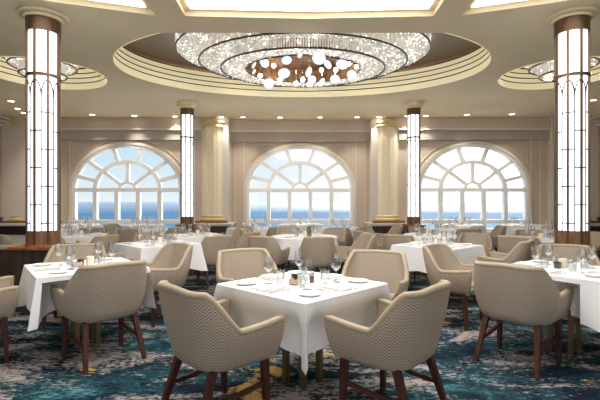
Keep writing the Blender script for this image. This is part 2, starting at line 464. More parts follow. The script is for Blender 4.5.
# far wall: three bays with arched windows
WW, ZT, ARCH, ZB = 1.64, 1.74, 1.36, 0.50   # half width, springing, arch height, bottom
def arch_loop(cx, w, h, zb, n=40):
    return [(cx - w, zb)] + [(cx + w * math.cos(PI - PI * i / n), ZT + h * math.sin(PI - PI * i / n)) for i in range(n + 1)] + [(cx + w, zb)]
BAYS = ((0.0, DC, -2.12, 2.12, 13.10), (-5.15, DS, -7.40, -2.93, 12.70), (5.17, DS, 2.93, 7.40, 12.70))
for i, (cx, y, xa, xb, yo) in enumerate(BAYS):
    nm = ('center', 'left_bay', 'right_bay')[i]
    MB().plate([[(xa - 0.05, 0), (xb + 0.05, 0), (xb + 0.05, CEIL), (xa - 0.05, CEIL)], arch_loop(cx, WW, ARCH, ZB)], lambda u, v, w: (u, y + w, v), 0.22).build('wall_' + nm, M['wall'])['kind'] = 'structure'
    # header and pelmet box
    MB().box(xa - 0.15, xb + 0.15, yo, y + 0.02, 3.53, CEIL).build('wall_header', M['wall'])['kind'] = 'structure'
    MB().box(xa - 0.02, xb + 0.02, yo - 0.02, yo + 0.02, 3.50, 3.545).build('trim_%d' % (i + 1), M['moulding'])['kind'] = 'structure'
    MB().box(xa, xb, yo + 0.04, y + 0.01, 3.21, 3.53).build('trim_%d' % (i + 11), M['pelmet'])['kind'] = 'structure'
    # wall panel mouldings
    tr = MB()
    for sx in (-1, 1):
        for dx in (1.72, 2.0): tr.box(cx + sx * dx - 0.013, cx + sx * dx + 0.013, y - 0.018, y + 0.002, 0.4, 3.21)
        # spandrel panel outline
        pts = [(cx + sx * 0.72, y - 0.01, 3.13), (cx + sx * 1.62, y - 0.01, 3.13), (cx + sx * 1.62, y - 0.01, 2.55)]
        for q in range(11):
            a = math.radians(30 + 33 * q / 10)
            pts.append((cx + sx * (WW + 0.20) * math.cos(a), y - 0.01, ZT + (ARCH + 0.17) * math.sin(a)))
        pts = [p for p in pts if p[2] <= 3.14]
        tr.tube(pts, 0.012, 6, closed=True)
    tr.build('trim_%d' % (i + 21), M['moulding'])['kind'] = 'structure'
    # window
    win = empty('window_%d' % (i + 1), (cx, y, 0)); win['kind'] = 'structure'
    fr = MB(); d0, d1 = -0.05, 0.10
    fr.arcbar(0, ZT, WW - 0.045, ARCH - 0.045, 0, PI, 0.10, d0, d1, 48)
    for sx in (-1, 1): fr.box(sx * (WW - 0.045) - 0.05, sx * (WW - 0.045) + 0.05, d0, d1, ZB, ZT)
    R1x, R1z = 0.965, 0.83
    fr.arcbar(0, ZT, R1x, R1z, 0, PI, 0.115, d0 + 0.01, d1, 40)
    fr.arcbar(0, ZT, 0.235, 0.215, 0, PI, 0.075, d0 + 0.01, d1, 20)
    fr.box(-WW + 0.05, WW - 0.05, d0 - 0.01, d1, ZT - 0.07, ZT + 0.05)
    for x in (-0.965, -0.32, 0.32, 0.965): fr.box(x - 0.058, x + 0.058, d0, d1, ZB, ZT - 0.06)
    fr.box(-WW + 0.05, WW - 0.05, d0 - 0.01, d1, 0.73, 0.84)
    fr.box(-WW, WW, d0, d1, ZB, ZB + 0.08)
    for deg in (18, 41, 74, 106, 139, 162):
        a = math.radians(deg)
        fr.beam((R1x * math.cos(a), 0.025, ZT + R1z * math.sin(a)), ((WW - 0.05) * math.cos(a), 0.025, ZT + (ARCH - 0.05) * math.sin(a)), 0.11, None, 0.12, None)
    for deg in (41, 90, 139):
        a = math.radians(deg)
        fr.beam((0.22 * math.cos(a), 0.03, ZT + 0.20 * math.sin(a)), (R1x * math.cos(a), 0.03, ZT + R1z * math.sin(a)), 0.10, None, 0.12, None)
    fr.build('window_frame', M['white'], win)
    # raised architrave round the opening
    ar = MB(); ar.arcbar(0, ZT, WW + 0.03, ARCH + 0.03, 0, PI, 0.09, -0.07, 0.0, 48)
    for sx in (-1, 1): ar.box(sx * (WW + 0.03) - 0.045, sx * (WW + 0.03) + 0.045, -0.07, 0.0, ZB, ZT)
    ar.build('window_surround', M['moulding'], win)
    MB().plate([arch_loop(0, WW - 0.02, ARCH - 0.02, ZB + 0.02)], lambda u, v, w: (u, 0.06 + w, v), 0.002).build('window_pane', M['pane'], win)
    MB().box(-WW - 0.1, WW + 0.1, -0.14, 0.02, ZB - 0.05, ZB).build('window_sill', M['white'], win)

# piers and the outer ends of the far wall
for i, (xa, xb) in enumerate(((-2.93, -2.12), (2.12, 2.93), (-HW, -7.40), (7.40, HW))):
    MB().box(xa, xb, 12.62 if i > 1 else 12.78, 13.5, 0, CEIL).build('wall_pier', M['pier'])['kind'] = 'structure'
# fluted half columns on the piers
for i, x in enumerate((-2.60, 2.60, -8.36, 8.36)):
    y = 12.98; R = 0.36; n = 96; prof = []
    p = MB(); vs, fs = [], []
    zs = (0.86, 3.58)
    for z in zs:
        for q in range(n):
            a = 2 * PI * q / n; r = R - 0.016 * abs(math.sin(a * 9))
            vs.append((x + r * math.cos(a), y + r * math.sin(a), z))
    for q in range(n): fs.append((q, (q + 1) % n, n + (q + 1) % n, n + q))
    p.add(vs, fs)
    p.build('trim_%d' % (31 + i), M['pilaster'], smooth=True)['kind'] = 'structure'
    p = MB().lathe([(R, 3.58), (R + 0.03, 3.58), (R + 0.045, 3.61), (R + 0.02, 3.635), (R + 0.02, 3.70), (R + 0.05, 3.72), (R + 0.05, 3.75), (R + 0.02, 3.77), (0.2, 3.775)], 48, x, y)
    p.lathe([(R + 0.05, 0.82), (R + 0.06, 0.85), (R + 0.05, 0.885), (R + 0.02, 0.90), (R + 0.02, 0.94), (R + 0.035, 0.955), (R, 0.975)], 48, x, y)
    p.build('trim_%d' % (41 + i), M['gold'], smooth=True)['kind'] = 'structure'
    p = MB().box(x - 0.46, x + 0.46, y - 0.46, y + 0.4, 0.755, 0.82)
    p.build('trim_%d' % (51 + i), M['woodbase'])['kind'] = 'structure'
    p = MB().box(x - 0.62, x + 0.62, y - 0.60, y + 0.4, 0.69, 0.755); p.box(x - 0.58, x + 0.58, y - 0.50, y + 0.4, 0, 0.69)
    p.build('trim_%d' % (61 + i), M['pier'])['kind'] = 'structure'
    p = MB().box(x - 0.50, x + 0.50, y - 0.515, y - 0.50, 0.42, 0.66)
    p.build('trim_%d' % (71 + i), M['darkwood'])['kind'] = 'structure'

# side and back walls
for sx, nm in ((-1, 'left'), (1, 'right')):
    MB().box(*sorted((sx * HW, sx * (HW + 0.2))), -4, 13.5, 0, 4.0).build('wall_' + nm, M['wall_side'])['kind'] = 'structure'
    x0, x1 = sorted((sx * HW, sx * (HW - 0.02)))
    MB().box(x0, x1, -4, 12.6, 0, 0.86).build('baseboard_' + nm, M['blue'])['kind'] = 'structure'
    x0, x1 = sorted((sx * HW, sx * (HW - 0.05)))
    t = MB().box(x0, x1, -4, 12.6, 0.86, 0.93); t.box(x0, x1, -4, 12.6, 0.0, 0.12)
    t.build('trim_%d' % (81 if sx < 0 else 82), M['darkwood'])['kind'] = 'structure'
    c = MB()
    for a, b, z in ((0.0, 0.10, 3.58), (0.0, 0.16, 3.68), (0.0, 0.24, 3.78)):
        x0, x1 = sorted((sx * (HW - a), sx * (HW - b))); c.box(x0, x1, 3.5, 12.62, z, z + 0.06)
    c.build('trim_%d' % (91 if sx < 0 else 92), M['moulding'])['kind'] = 'structure'
MB().plate([[(-HW, 0), (HW, 0), (HW, 4.0), (-HW, 4.0)]] + [[(x - 2.2, 0.6), (x + 2.2, 0.6), (x + 2.2, 3.0), (x - 2.2, 3.0)] for x in (-5.2, 0, 5.2)], lambda u, v, w: (u, -4.2 + w, v), 0.2).build('wall_back', M['wall_side'])['kind'] = 'structure'  # unseen wall, openings added to let the fill lamp in

# the sea outside
MB().add([(-30000, 40, -18), (30000, 40, -18), (30000, 50000, -18), (-30000, 50000, -18)], [(0, 1, 2, 3)]).build('sea', M['sea'])['kind'] = 'structure'

# ================================================================== LIT COLUMNS
def make_column():
    t = empty('light_column')
    tag(t, 'x', 'column', 'lit glass columns', 'thing')
    R = 0.19
    p = MB().box(-0.25, 0.25, -0.25, 0.25, 0, 0.77); p.build('pedestal', M['darkwood'], t)
    p = MB().box(-0.29, 0.29, -0.29, 0.29, 0.77, 0.81); p.build('pedestal_top', M['redwood'], t, bevel=0.008)
    MB().lathe([(0.21, 0.81), (0.205, 0.83), (0.20, 0.83), (0.20, 1.005), (0.17, 1.005)], 48).build('base_drum', M['woodbase'], t, True)
    MB().lathe([(R - 0.012, 1.0), (R - 0.012, 3.57)], 48).build('glass_cylinder', M['column'], t, True)
    for k in range(8):
        a = k * PI / 4
        b = MB().beam((R * math.cos(a), R * math.sin(a), 0.83), (R * math.cos(a), R * math.sin(a), 3.57), 0.026, None, 0.022, None, ref=(math.cos(a), math.sin(a), 0))
        b.build('mullion', M['bronze'], t)
    MB().lathe([(R - 0.01, 2.97), (R + 0.014, 2.97), (R + 0.014, 3.01), (R - 0.01, 3.01)], 48).build('ring_band', M['bronze'], t, True)
    MB().lathe([(R - 0.01, 3.55), (R + 0.012, 3.55), (R + 0.012, 3.73), (R - 0.01, 3.73)], 48).build('top_band', M['bronze'], t, True)
    MB().lathe([(R, 3.72), (0.225, 3.72), (0.235, 3.745), (0.225, 3.76), (0.285, 3.76), (0.295, 3.785), (0.285, 3.80), (0.285, 3.87)], 48).build('ceiling_collar', M['ceiling'], t, True)
    ld = MB(); r = R - 0.008
    cyl = lambda a, z: (r * math.cos(a), r * math.sin(a), z)
    for k in range(8):
        a = k * PI / 4; h = PI / 8
        ld.tube([cyl(a + h, 1.0), cyl(a + h, 2.70)], 0.009, 4)
        ld.tube([cyl(a + h * math.cos(PI - PI * q / 10), 2.70 + 0.22 * math.sin(PI * q / 10)) for q in range(11)], 0.009, 4)
        off = 0.0 if k % 2 else 0.235
        z = 1.10 + off
        while z < 2.66:
            ld.tube([cyl(a - h + 2 * h * q / 6, z) for q in range(7)], 0.009, 4); z += 0.47
    ld.build('leading', M['lead'], t)
    return t
col, used = make_column(), [False]
for (x, y, w) in ((-3.34, 5.60, 'tall lit glass column beside the left foreground table'), (3.54, 5.60, 'tall lit glass column beside the right foreground table'),
                  (-2.85, 10.86, 'slim-looking lit glass column between the left and middle windows'), (2.87, 10.86, 'slim-looking lit glass column between the middle and right windows')):
    o = placed(col, used, (x, y, 0), 0, w)
    if y > 8: o.scale = (0.83, 0.83, 1.0)

# low dark wood banquette partitions running out from the near columns
for sx, w in ((-1, 'left'), (1, 'right')):
    t = empty('low_partition', (sx * 4.85 + (0.22 if sx > 0 else 0), 5.62, 0))
    tag(t, 'low dark wood partition running from the %s foreground column to the wall' % w, 'partition', kind='thing')
    MB().box(-1.2, 1.2, -0.10, 0.10, 0, 0.76).build('panel', M['darkwood'], t)
    MB().box(-1.2, 1.2, -0.13, 0.13, 0.76, 0.80).build('padded_top', M['leather'], t, bevel=0.012)

# ================================================================== CHANDELIERS
def chandelier(label, cx, cy, tiers, hole, top_z, seg, discs=None, hang=0):
    """tiers: outermost first, (a, b, z) of each rim; hole: (a, b) of the inner opening"""
    t = empty('crystal_chandelier', (cx, cy, tiers[-1][2]))
    z0 = tiers[-1][2]
    tag(t, label, 'chandelier', 'crystal chandeliers')
    rnd = random.Random(int(cx * 10) + 3)
    for i, (a, b, z) in enumerate(tiers):
        an, bn = (tiers[i + 1][0], tiers[i + 1][1]) if i + 1 < len(tiers) else hole
        zn = tiers[i + 1][2] + 0.16 if i + 1 < len(tiers) else z
        ring = [(a * math.cos(2 * PI * q / seg), b * math.sin(2 * PI * q / seg), z - z0) for q in range(seg)]
        tr = empty('tier'); tr.parent = t
        MB().tube(ring, 0.016, 6, closed=True).build('rim', M['rim'], tr, True)
        MB().tube([(p[0] * (a - 0.01) / a, p[1], p[2] + 0.2) for p in ring], 0.01, 6, closed=True).build('upper_rim', M['rim'], tr, True)
        fr = MB(); nrod = int(2 * PI * a / 0.045)
        for q in range(nrod):
            w = 2 * PI * q / nrod; jit = rnd.uniform(-0.012, 0.012)
            x, y = (a - 0.005) * math.cos(w), (b - 0.005) * math.sin(w)
            fr.beam((x, y, z - z0 + 0.02 + jit), (x, y, z - z0 + 0.19), 0.030, None, 0.014, None, ref=(math.cos(w), math.sin(w), 0))
        tag(fr.build('crystal_fringe', M['fringe'], tr), kind='stuff')
        pl = MB().lathe([((a - 0.012, b - 0.012), z - z0 + 0.012), ((an + 0.0, bn + 0.0), max(zn, z + 0.012) - z0)], seg)
        pl.build('crystal_plate', M['crystal'], tr)
        bd = MB(); nb = int(PI * (a * b - an * bn) / 0.0040)
        for q in range(nb):
            w = rnd.uniform(0, 2 * PI); u = math.sqrt(rnd.uniform(0, 1))
            ra, rb = an + (a - 0.03 - an) * u, bn + (b - 0.03 - bn) * u
            x, y = ra * math.cos(w), rb * math.sin(w); zz = z - z0 - 0.004 + (max(zn, z) - z) * (1 - u); s = rnd.uniform(0.012, 0.022)
            bd.add([(x + s, y, zz), (x - s, y, zz), (x, y + s, zz), (x, y - s, zz), (x, y, zz + s), (x, y, zz - s)],
                   [(0, 2, 4), (2, 1, 4), (1, 3, 4), (3, 0, 4), (2, 0, 5), (1, 2, 5), (3, 1, 5), (0, 3, 5)])
        tag(bd.build('crystal_drops', M['fringe'], tr), kind='stuff')
    ha, hb = hole
    nb = 10 if seg > 60 else 4
    for q in range(nb):
        w = 2 * PI * (q + 0.5) / nb
        o = MB().lathe([(0.001, -0.03), (0.021, -0.021), (0.03, 0), (0.021, 0.021), (0.001, 0.03)], 12).build('bulb', M['bulb'], t, True)
        o.location = (tiers[0][0] * 0.86 * math.cos(w), tiers[0][1] * 0.86 * math.sin(w), tiers[0][2] - z0 + 0.17)
    MB().tube([(ha * math.cos(2 * PI * q / seg), hb * math.sin(2 * PI * q / seg), 0) for q in range(seg)], 0.014, 6, closed=True).build('inner_rim', M['rim'], t, True)
    MB().lathe([((ha, hb), 0.0), ((ha, hb), 0.24), (0.001, 0.24)], seg).build('canopy', M['lattice'], t)
    for q in range(4):
        w = PI / 4 + q * PI / 2; x, y = tiers[0][0] * 0.8 * math.cos(w), tiers[0][1] * 0.8 * math.sin(w)
        MB().tube([(x, y, tiers[0][2] - z0 + 0.02), (x, y, top_z - z0)], 0.012, 6).build('suspension_rod', M['rim'], t)
    for q in range(hang):
        w = 2 * PI * q / hang; rb = 0.036
        o = MB().lathe([(0.001, -rb), (rb * 0.7, -rb * 0.7), (rb, 0), (rb * 0.7, rb * 0.7), (0.001, rb)], 14).build('pendant_bulb', M['hang'], t, True)
        o.location = (0.09 * math.cos(w), 0.09 * math.sin(w), -0.03)
        MB().tube([(0.09 * math.cos(w), 0.09 * math.sin(w), 0.0), (0.09 * math.cos(w), 0.09 * math.sin(w), 0.24)], 0.003, 4).build('bulb_wire', M['chrome'], t)
    for (px, py, r, sq) in discs or ():
        # each disc hangs somewhere inside the oval opening
        d = rnd.uniform(cy - hb * 0.7, cy + hb * 0.75)
        X = (px - 300) / F * d; lim = ha * math.sqrt(max(0.05, 1 - ((d - cy) / hb) ** 2)) * 0.92
        if abs(X - cx) > lim: d = cy + rnd.uniform(-0.1, 0.1)
        if py - r < 57: d = 7.02 + rnd.uniform(-0.04, 0.04)      # the front discs hang just below the crystal rim
        X = (px - 300) / F * d
        Z = EYE + (202 - py) / F * d; R = r / F * d
        if r < 2.4:                                       # the small ones are bare bulbs
            rb = 0.036
            o = MB().lathe([(0.001, -rb), (rb * 0.7, -rb * 0.7), (rb, 0), (rb * 0.7, rb * 0.7), (0.001, rb)], 14).build('pendant_bulb', M['hang'], t, True)
            o.location = (X - cx, d - cy, Z - z0)
            if Z < z0 + 0.2: MB().tube([(X - cx, d - cy, Z - z0 + rb), (X - cx, d - cy, 0.24)], 0.003, 4).build('bulb_wire', M['chrome'], t)
            continue
        dm = MB().lathe([(0.001, -0.007), (R * 0.93, -0.007), (R, -0.002), (R, 0.002), (R * 0.93, 0.007), (0.001, 0.007)], 28)
        o = dm.build('glass_disc', M['disc'], t, True)
        o.location = (X - cx, d - cy, Z - z0)
        o.rotation_euler = (PI / 2 - rnd.uniform(0.1, 0.45), rnd.uniform(-0.25, 0.25), 0 if sq > 0.8 else rnd.choice((-1, 1)) * math.acos(sq))
        if Z < z0 + 0.2:
            wv = MB().tube([(X - cx, d - cy, Z - z0 + R * 0.95), (X - cx, d - cy, max(Z - z0 + R, 0.24))], 0.003, 4)
            wv.build('disc_wire', M['chrome'], t)
    return t
DISCS = [(162, 195, 11, .6), (193, 187, 16, .8), (221, 197, 7, 1), (260, 181, 15, .9), (300, 166, 8, .8), (252, 220, 18, 1), (207, 250, 16, 1), (181, 227, 6, .7),
         (240, 240, 4, 1), (288, 250, 7, 1), (326, 216, 15, .55), (336, 238, 12, .9), (308, 240, 5, 1), (357, 175, 20, 1), (383, 193, 14, .8), (364, 210, 7, 1),
         (365, 247, 13, .6), (405, 237, 14, 1), (407, 210, 6, 1), (427, 193, 18, .85), (455, 224, 14, .9), (327, 253, 5, 1), (447, 192, 6, 1), (470, 200, 7, .7), (162, 215, 8, .6)]
chandelier('large oval tiered crystal chandelier with hanging glass discs under the central dome', 0.055, 8.05,
           [(2.33, 1.80, 4.14), (1.92, 1.48, 3.96), (1.52, 1.17, 3.84)], (1.06, 0.82), 4.52, 96,
           [(200 + a / 3, b / 3, r / 3, q) for a, b, r, q in DISCS])
for x, w in ((-4.86, 'left'), (4.98, 'right')):
    chandelier('small round tiered crystal chandelier in the %s side dome' % w, x, 8.14,
               [(0.76, 0.76, 4.10), (0.57, 0.57, 3.93), (0.40, 0.40, 3.77)], (0.16, 0.16), 4.52, 48, hang=3)

# ================================================================== DOWNLIGHTS
dl = empty('downlight'); tag(dl, 'x', 'downlight', 'recessed ceiling downlights')
MB().lathe([(0.10, 0.0), (0.095, -0.012), (0.075, -0.012), (0.07, -0.004)], 24).build('trim_ring', M['white'], dl, True)
MB().lathe([(0.001, -0.005), (0.07, -0.005)], 24).build('lens', M['lens'], dl)
used = [False]
spots = [((11, 101), 'nearest the left side wall'), ((17.5, 108.5), 'second along the left side wall'), ((24, 112.5), 'at the far left corner of the ceiling'),
         ((92, 114.5), 'above the left window, first from the corner'), ((134, 115.5), 'above the middle of the left window'), ((175, 116.3), 'above the left window beside the slim column'),
         ((221.5, 117), 'above the left fluted pilaster'), ((243, 117), 'above the middle window, leftmost'), ((280, 117.2), 'above the middle window, just left of its crown'),
         ((320, 117.2), 'above the middle window, just right of its crown'), ((357, 117), 'above the middle window, rightmost'), ((379, 117), 'above the right fluted pilaster'),
         ((407, 116), 'between the right pilaster and slim right column'), ((426, 115.8), 'above the right window beside the slim column'), ((467, 114.5), 'above the middle of the right window'),
         ((512, 114), 'above the right window, first from its corner'), ((593, 100), 'beside the right side wall')]
for (px, py), w in spots:
    d = (CEIL - EYE) * F / (202 - py); x = (px - 300) / F * d
    o = placed(dl, used, (x, d, CEIL), 0, 'small round recessed downlight ' + w)
    L = bpy.data.lights.new('downlight_beam', 'SPOT'); L.energy = DOWN_W; L.color = (1.0, 0.95, 0.88); L.spot_size = 1.5; L.spot_blend = 1.0; L.shadow_soft_size = 0.06
    q = bpy.data.objects.new('downlight_beam', L); C.objects.link(q); q.location = (x, d, CEIL - 0.03)

# ================================================================== CHAIRS
def make_chair():
    t = empty('dining_armchair'); tag(t, 'x', 'chair', 'upholstered dining armchairs')
    N = 60
    def plan(w, back, front, rc, n=N):
        # U from left front tip round the back to right front tip
        seg = [('l', (-w, front), (-w, back + rc)), ('a', (-w + rc, back + rc), rc, PI, 1.5 * PI), ('l', (-w + rc, back), (w - rc, back)),
               ('a', (w - rc, back + rc), rc, 1.5 * PI, 2 * PI), ('l', (w, back + rc), (w, front))]
        pts = []
        for q in seg:
            for i in range(24):
                f = i / 24
                if q[0] == 'l': pts.append((q[1][0] + (q[2][0] - q[1][0]) * f, q[1][1] + (q[2][1] - q[1][1]) * f))
                else:
                    a = q[3] + (q[4] - q[3]) * f; pts.append((q[1][0] + q[2] * math.cos(a), q[1][1] + q[2] * math.sin(a)))
        pts.append((w, front))
        # resample evenly
        L = [0]
        for a, b in zip(pts, pts[1:]): L.append(L[-1] + math.dist(a, b))
        out, j = [], 0
        for i in range(n + 1):
            s = L[-1] * i / n
            while j < len(L) - 2 and L[j + 1] < s: j += 1
            f = (s - L[j]) / max(1e-9, L[j + 1] - L[j])
            out.append((pts[j][0] + (pts[j + 1][0] - pts[j][0]) * f, pts[j][1] + (pts[j + 1][1] - pts[j][1]) * f))
        return out, L[-1]
    lo, _ = plan(0.272, -0.210, 0.240, 0.17)
    md, LL = plan(0.338, -0.268, 0.285, 0.20)
    hi, _ = plan(0.285, -0.305, 0.285, 0.12)
    ZL, ZH = 0.375, 0.845
    def at(i, z, off=0.0):
        s = (z - ZL) / (ZH - ZL)
        m_ = (0.62 - ZL) / (ZH - ZL)             # quadratic through the bottom, arm level and top outlines
        w0, w1, w2 = (s - m_) * (s - 1) / m_, s * (s - 1) / (m_ * (m_ - 1)), s * (s - m_) / (1 - m_)
        def pt(k): return tuple(lo[k][c] * w0 + md[k][c] * w1 + hi[k][c] * w2 for c in (0, 1))
        p = pt(i)
        if off:
            a, b = pt(max(0, i - 1)), pt(min(N, i + 1)); tx, ty = b[0] - a[0], b[1] - a[1]; l = math.hypot(tx, ty)
            p = (p[0] - ty / l * off, p[1] + tx / l * off)     # towards the inside
        return (p[0], p[1], z)
    def top(i):
        u = i / N; u = min(u, 1 - u) * 2            # 0 at a tip, 1 at mid back
        if u < 0.39: return 0.636 - 0.030 * math.sin(u / 0.39 * PI / 2)
        if u < 0.63:
            f = (u - 0.39) / 0.24; f = 0.5 * f * f * (3 - 2 * f) + 0.5 * f; return 0.606 + f * 0.232
        return 0.838 + 0.010 * (u - 0.63) / 0.37
    # outer shell with the herringbone weave
    o = MB(); rows = 9; vs, fs, uvs = [], [], []
    for i in range(N + 1):
        zt = top(i) - 0.012
        vs.append(at(i, ZL - 0.0, 0.05)); uvs.append((LL * i / N, ZL - 0.03))
        vs.append(at(i, ZL + 0.004, 0.015)); uvs.append((LL * i / N, ZL))
        for r in range(rows):
            z = ZL + 0.025 + (zt - ZL - 0.025) * r / (rows - 1)
            vs.append(at(i, z)); uvs.append((LL * i / N, z))
    R = rows + 2
    for i in range(N):
        for r in range(R - 1): fs.append((i * R + r, (i + 1) * R + r, (i + 1) * R + r + 1, i * R + r + 1))
    fs.append(tuple(i * R for i in range(N, -1, -1)))     # underside
    o.add(vs, fs, uvs); o.build('outer_shell', M['weave'], t, True)
    # inner shell
    p = MB(); vs, fs = [], []
    TH = 0.044
    for i in range(N + 1):
        zt = top(i) - 0.008
        for r in range(rows):
            z = 0.40 + (zt - 0.40) * r / (rows - 1)
            bulge = 0.012 * math.sin(PI * r / (rows - 1))
            vs.append(at(i, z, TH + bulge))
    for i in range(N):
        for r in range(rows - 1): fs.append((i * rows + r, (i + 1) * rows + r, (i + 1) * rows + r + 1, i * rows + r + 1))
    p.add(vs, fs); p.build('inner_shell', M['leather'], t, True)
    # rolled tan edge along the top and down both arm fronts
    path = []
    for z in (0.385, 0.44, 0.50, 0.56, 0.60): path.append(at(0, z, TH / 2))
    path += [at(i, top(i), TH / 2) for i in range(0, N + 1)]
    for z in (0.60, 0.56, 0.50, 0.44, 0.385): path.append(at(N, z, TH / 2))
    MB().tube(path, TH / 2 + 0.003, 10).build('edge_roll', M['roll'], t, True)
    # seat cushion
    s = MB().box(-0.225, 0.225, -0.175, 0.262, 0.375, 0.455); s.build('seat_cushion', M['leather'], t, True, bevel=0.028)
    # legs and side stretchers
    for sx in (-1, 1):
        MB().beam((sx * 0.205, -0.135, 0.40), (sx * 0.245, -0.265, 0.0), 0.046, 0.030).build('leg', M['leg'], t)
        MB().beam((sx * 0.245, 0.205, 0.40), (sx * 0.250, 0.222, 0.0), 0.046, 0.030).build('leg', M['leg'], t)
        pts = [(sx * 0.246, 0.212, 0.235), (sx * 0.242, 0.10, 0.215), (sx * 0.237, 0.0, 0.205), (sx * 0.231, -0.10, 0.20), (sx * 0.226, -0.20, 0.197)]
        st = MB()
        for a, b in zip(pts, pts[1:]): st.beam(a, b, 0.022, None, 0.036, None, ref=(0, 0, 1))
        st.build('stretcher', M['leg'], t)
    return t
chair, chair_used = make_chair(), [False]
def put_chair(x, y, fx, fy, label):
    return placed(chair, chair_used, (x, y, 0), math.atan2(-fx, fy), label)

# ================================================================== TABLES
def cloth_square(h, ztop, hem, drop_corner, seed=0, tuck=None):
    """tuck: (side, depth) where a chair pushed under the table presses the cloth in"""
    rnd = random.Random(seed); n = 22; m = MB(); loop = []
    for k in range(4):
        a = k * PI / 2; c, s = math.cos(a), math.sin(a)
        for i in range(n):
            u = -h + 2 * h * i / n; x, y = u, -h
            loop.append((x * c - y * s, x * s + y * c))
    ph = rnd.uniform(0, 6)
    rows = []
    rows.append([(x * 0.5, y * 0.5, ztop) for x, y in loop])
    rows.append([(x * 0.985, y * 0.985, ztop) for x, y in loop])
    R = 9
    for r in range(R + 1):
        s = r / R; row = []
        for i, (x, y) in enumerate(loop):
            dx, dy = h - abs(x), h - abs(y); d = max(dx, dy)       # distance from the nearest corner along the side
            cx, cy = (1 if x >= 0 else -1), (1 if y >= 0 else -1)
            nx, ny = (0, cy) if dy < dx else (cx, 0)
            if abs(dx - dy) < 1e-6: nx, ny = cx * 0.7, cy * 0.7
            w = math.exp(-(d / 0.075) ** 2); w2 = math.exp(-((d - 0.15) / 0.06) ** 2); w3 = math.exp(-(d / 0.17) ** 1.5)
            o = 0.006 + 0.018 * s + 0.006 * s * math.sin(d * 26 + ph + cx + 2 * cy) - 0.022 * s * w2
            g = 0.085 * s * w
            z = ztop - 0.006 - (ztop - hem) * s - drop_corner * s * w3 - 0.01 * s * math.sin(d * 11 + ph)
            px, py = x + nx * o + cx * g * 0.7, y + ny * o + cy * g * 0.7
            for side, dep, lat, tz, ctr in tuck or ():
                ux, uy = ((0, 1), (-1, 0), (0, -1), (1, 0))[side]          # inward direction of that side
                q = x * uy - y * ux if side in (0, 2) else x * uy + y * ux  # distance along the side
                on = (x * ux + y * uy) < -h + 1e-4
                if on:
                    f = min(1, max(0, (lat - abs(q - ctr)) / 0.05 + 0.5)) * (lambda t: t * t * (3 - 2 * t))(min(1, max(0, (0.70 - z) / tz)))
                    px += ux * dep * f; py += uy * dep * f
            row.append((px, py, z))
        rows.append(row)
    L = len(loop); vs = [(0, 0, ztop)] + [p for r in rows for p in r]; fs = []
    for i in range(L): fs.append((0, 1 + i, 1 + (i + 1) % L))
    for j in range(len(rows) - 1):
        for i in range(L):
            k = (i + 1) % L; fs.append((1 + j * L + i, 1 + (j + 1) * L + i, 1 + (j + 1) * L + k, 1 + j * L + k))
    return m.add(vs, fs)
def cloth_round(r, ztop, hem):
    m = MB(); n = 96; rows = []
    for q, z in ((0.5, ztop), (0.985, ztop)): rows.append([(r * q * math.cos(2 * PI * i / n), r * q * math.sin(2 * PI * i / n), z) for i in range(n)])
    for k in range(9):
        s = k / 8; row = []
        for i in range(n):
            a = 2 * PI * i / n; o = r + 0.008 + 0.03 * s + 0.035 * s * math.sin(a * 11)
            row.append((o * math.cos(a), o * math.sin(a), ztop - 0.006 - (ztop - hem) * s))
        rows.append(row)
    vs = [(0, 0, ztop)] + [p for q in rows for p in q]; fs = [(0, 1 + i, 1 + (i + 1) % n) for i in range(n)]
    for j in range(len(rows) - 1):
        for i in range(n):
            k = (i + 1) % n; fs.append((1 + j * n + i, 1 + (j + 1) * n + i, 1 + (j + 1) * n + k, 1 + j * n + k))
    return m.add(vs, fs)

def make_table(round_=False):
    t = empty('dining_table'); tag(t, 'x', 'table', 'cloth-covered dining tables')
    if round_: MB().lathe([(0.001, 0.71), (0.58, 0.71), (0.58, 0.742), (0.001, 0.742)], 48).build('tabletop', M['darkwood'], t)
    else: MB().box(-0.44, 0.44, -0.44, 0.44, 0.71, 0.742).build('tabletop', M['darkwood'], t)
    for x, y in ((-1, -1), (1, -1), (1, 1), (-1, 1)):
        MB().box(x * 0.09 - 0.02, x * 0.09 + 0.02, y * 0.09 - 0.02, y * 0.09 + 0.02, 0.0, 0.71).build('leg', M['brass'], t)
    for sx in (-1, 1): MB().box(-0.11, 0.11, sx * 0.09 - 0.012, sx * 0.09 + 0.012, 0.25, 0.29).build('rail', M['brass'], t)
    return t
table, table_used = make_table(), [False]
rtable, rtable_used = make_table(True), [False]
cloths = [cloth_square(0.458, 0.752, 0.425, 0.075, s).build('tablecloth', M['linen'], None, True) for s in range(2)]
cloths.append(cloth_square(0.458, 0.752, 0.425, 0.075, 1, ((0, 0.34, 0.42, 0.06, 0.03),)).build('tablecloth', M['linen'], None, True))   # pressed in by a chair
cloths.append(cloth_square(0.458, 0.752, 0.425, 0.075, 0, ((3, 0.34, 0.37, 0.06, 0.12), (0, 0.33, 0.42, 0.06, 0.12))).build('tablecloth', M['linen'], None, True))
cloths.append(cloth_square(0.458, 0.752, 0.425, 0.075, 0, ((3, 0.085, 0.41, 0.16, 0.0), (0, 0.10, 0.41, 0.16, 0.0))).build('tablecloth', M['linen'], None, True))
cloth_used = [[False] for c in cloths]
for c in cloths: tag(c, 'x', 'tablecloth', 'white tablecloths')
rcloth = tag(cloth_round(0.60, 0.752, 0.40).build('tablecloth', M['linen'], None, True), 'x', 'tablecloth', 'white tablecloths'); rc_used = [False]
ZT_ = 0.753

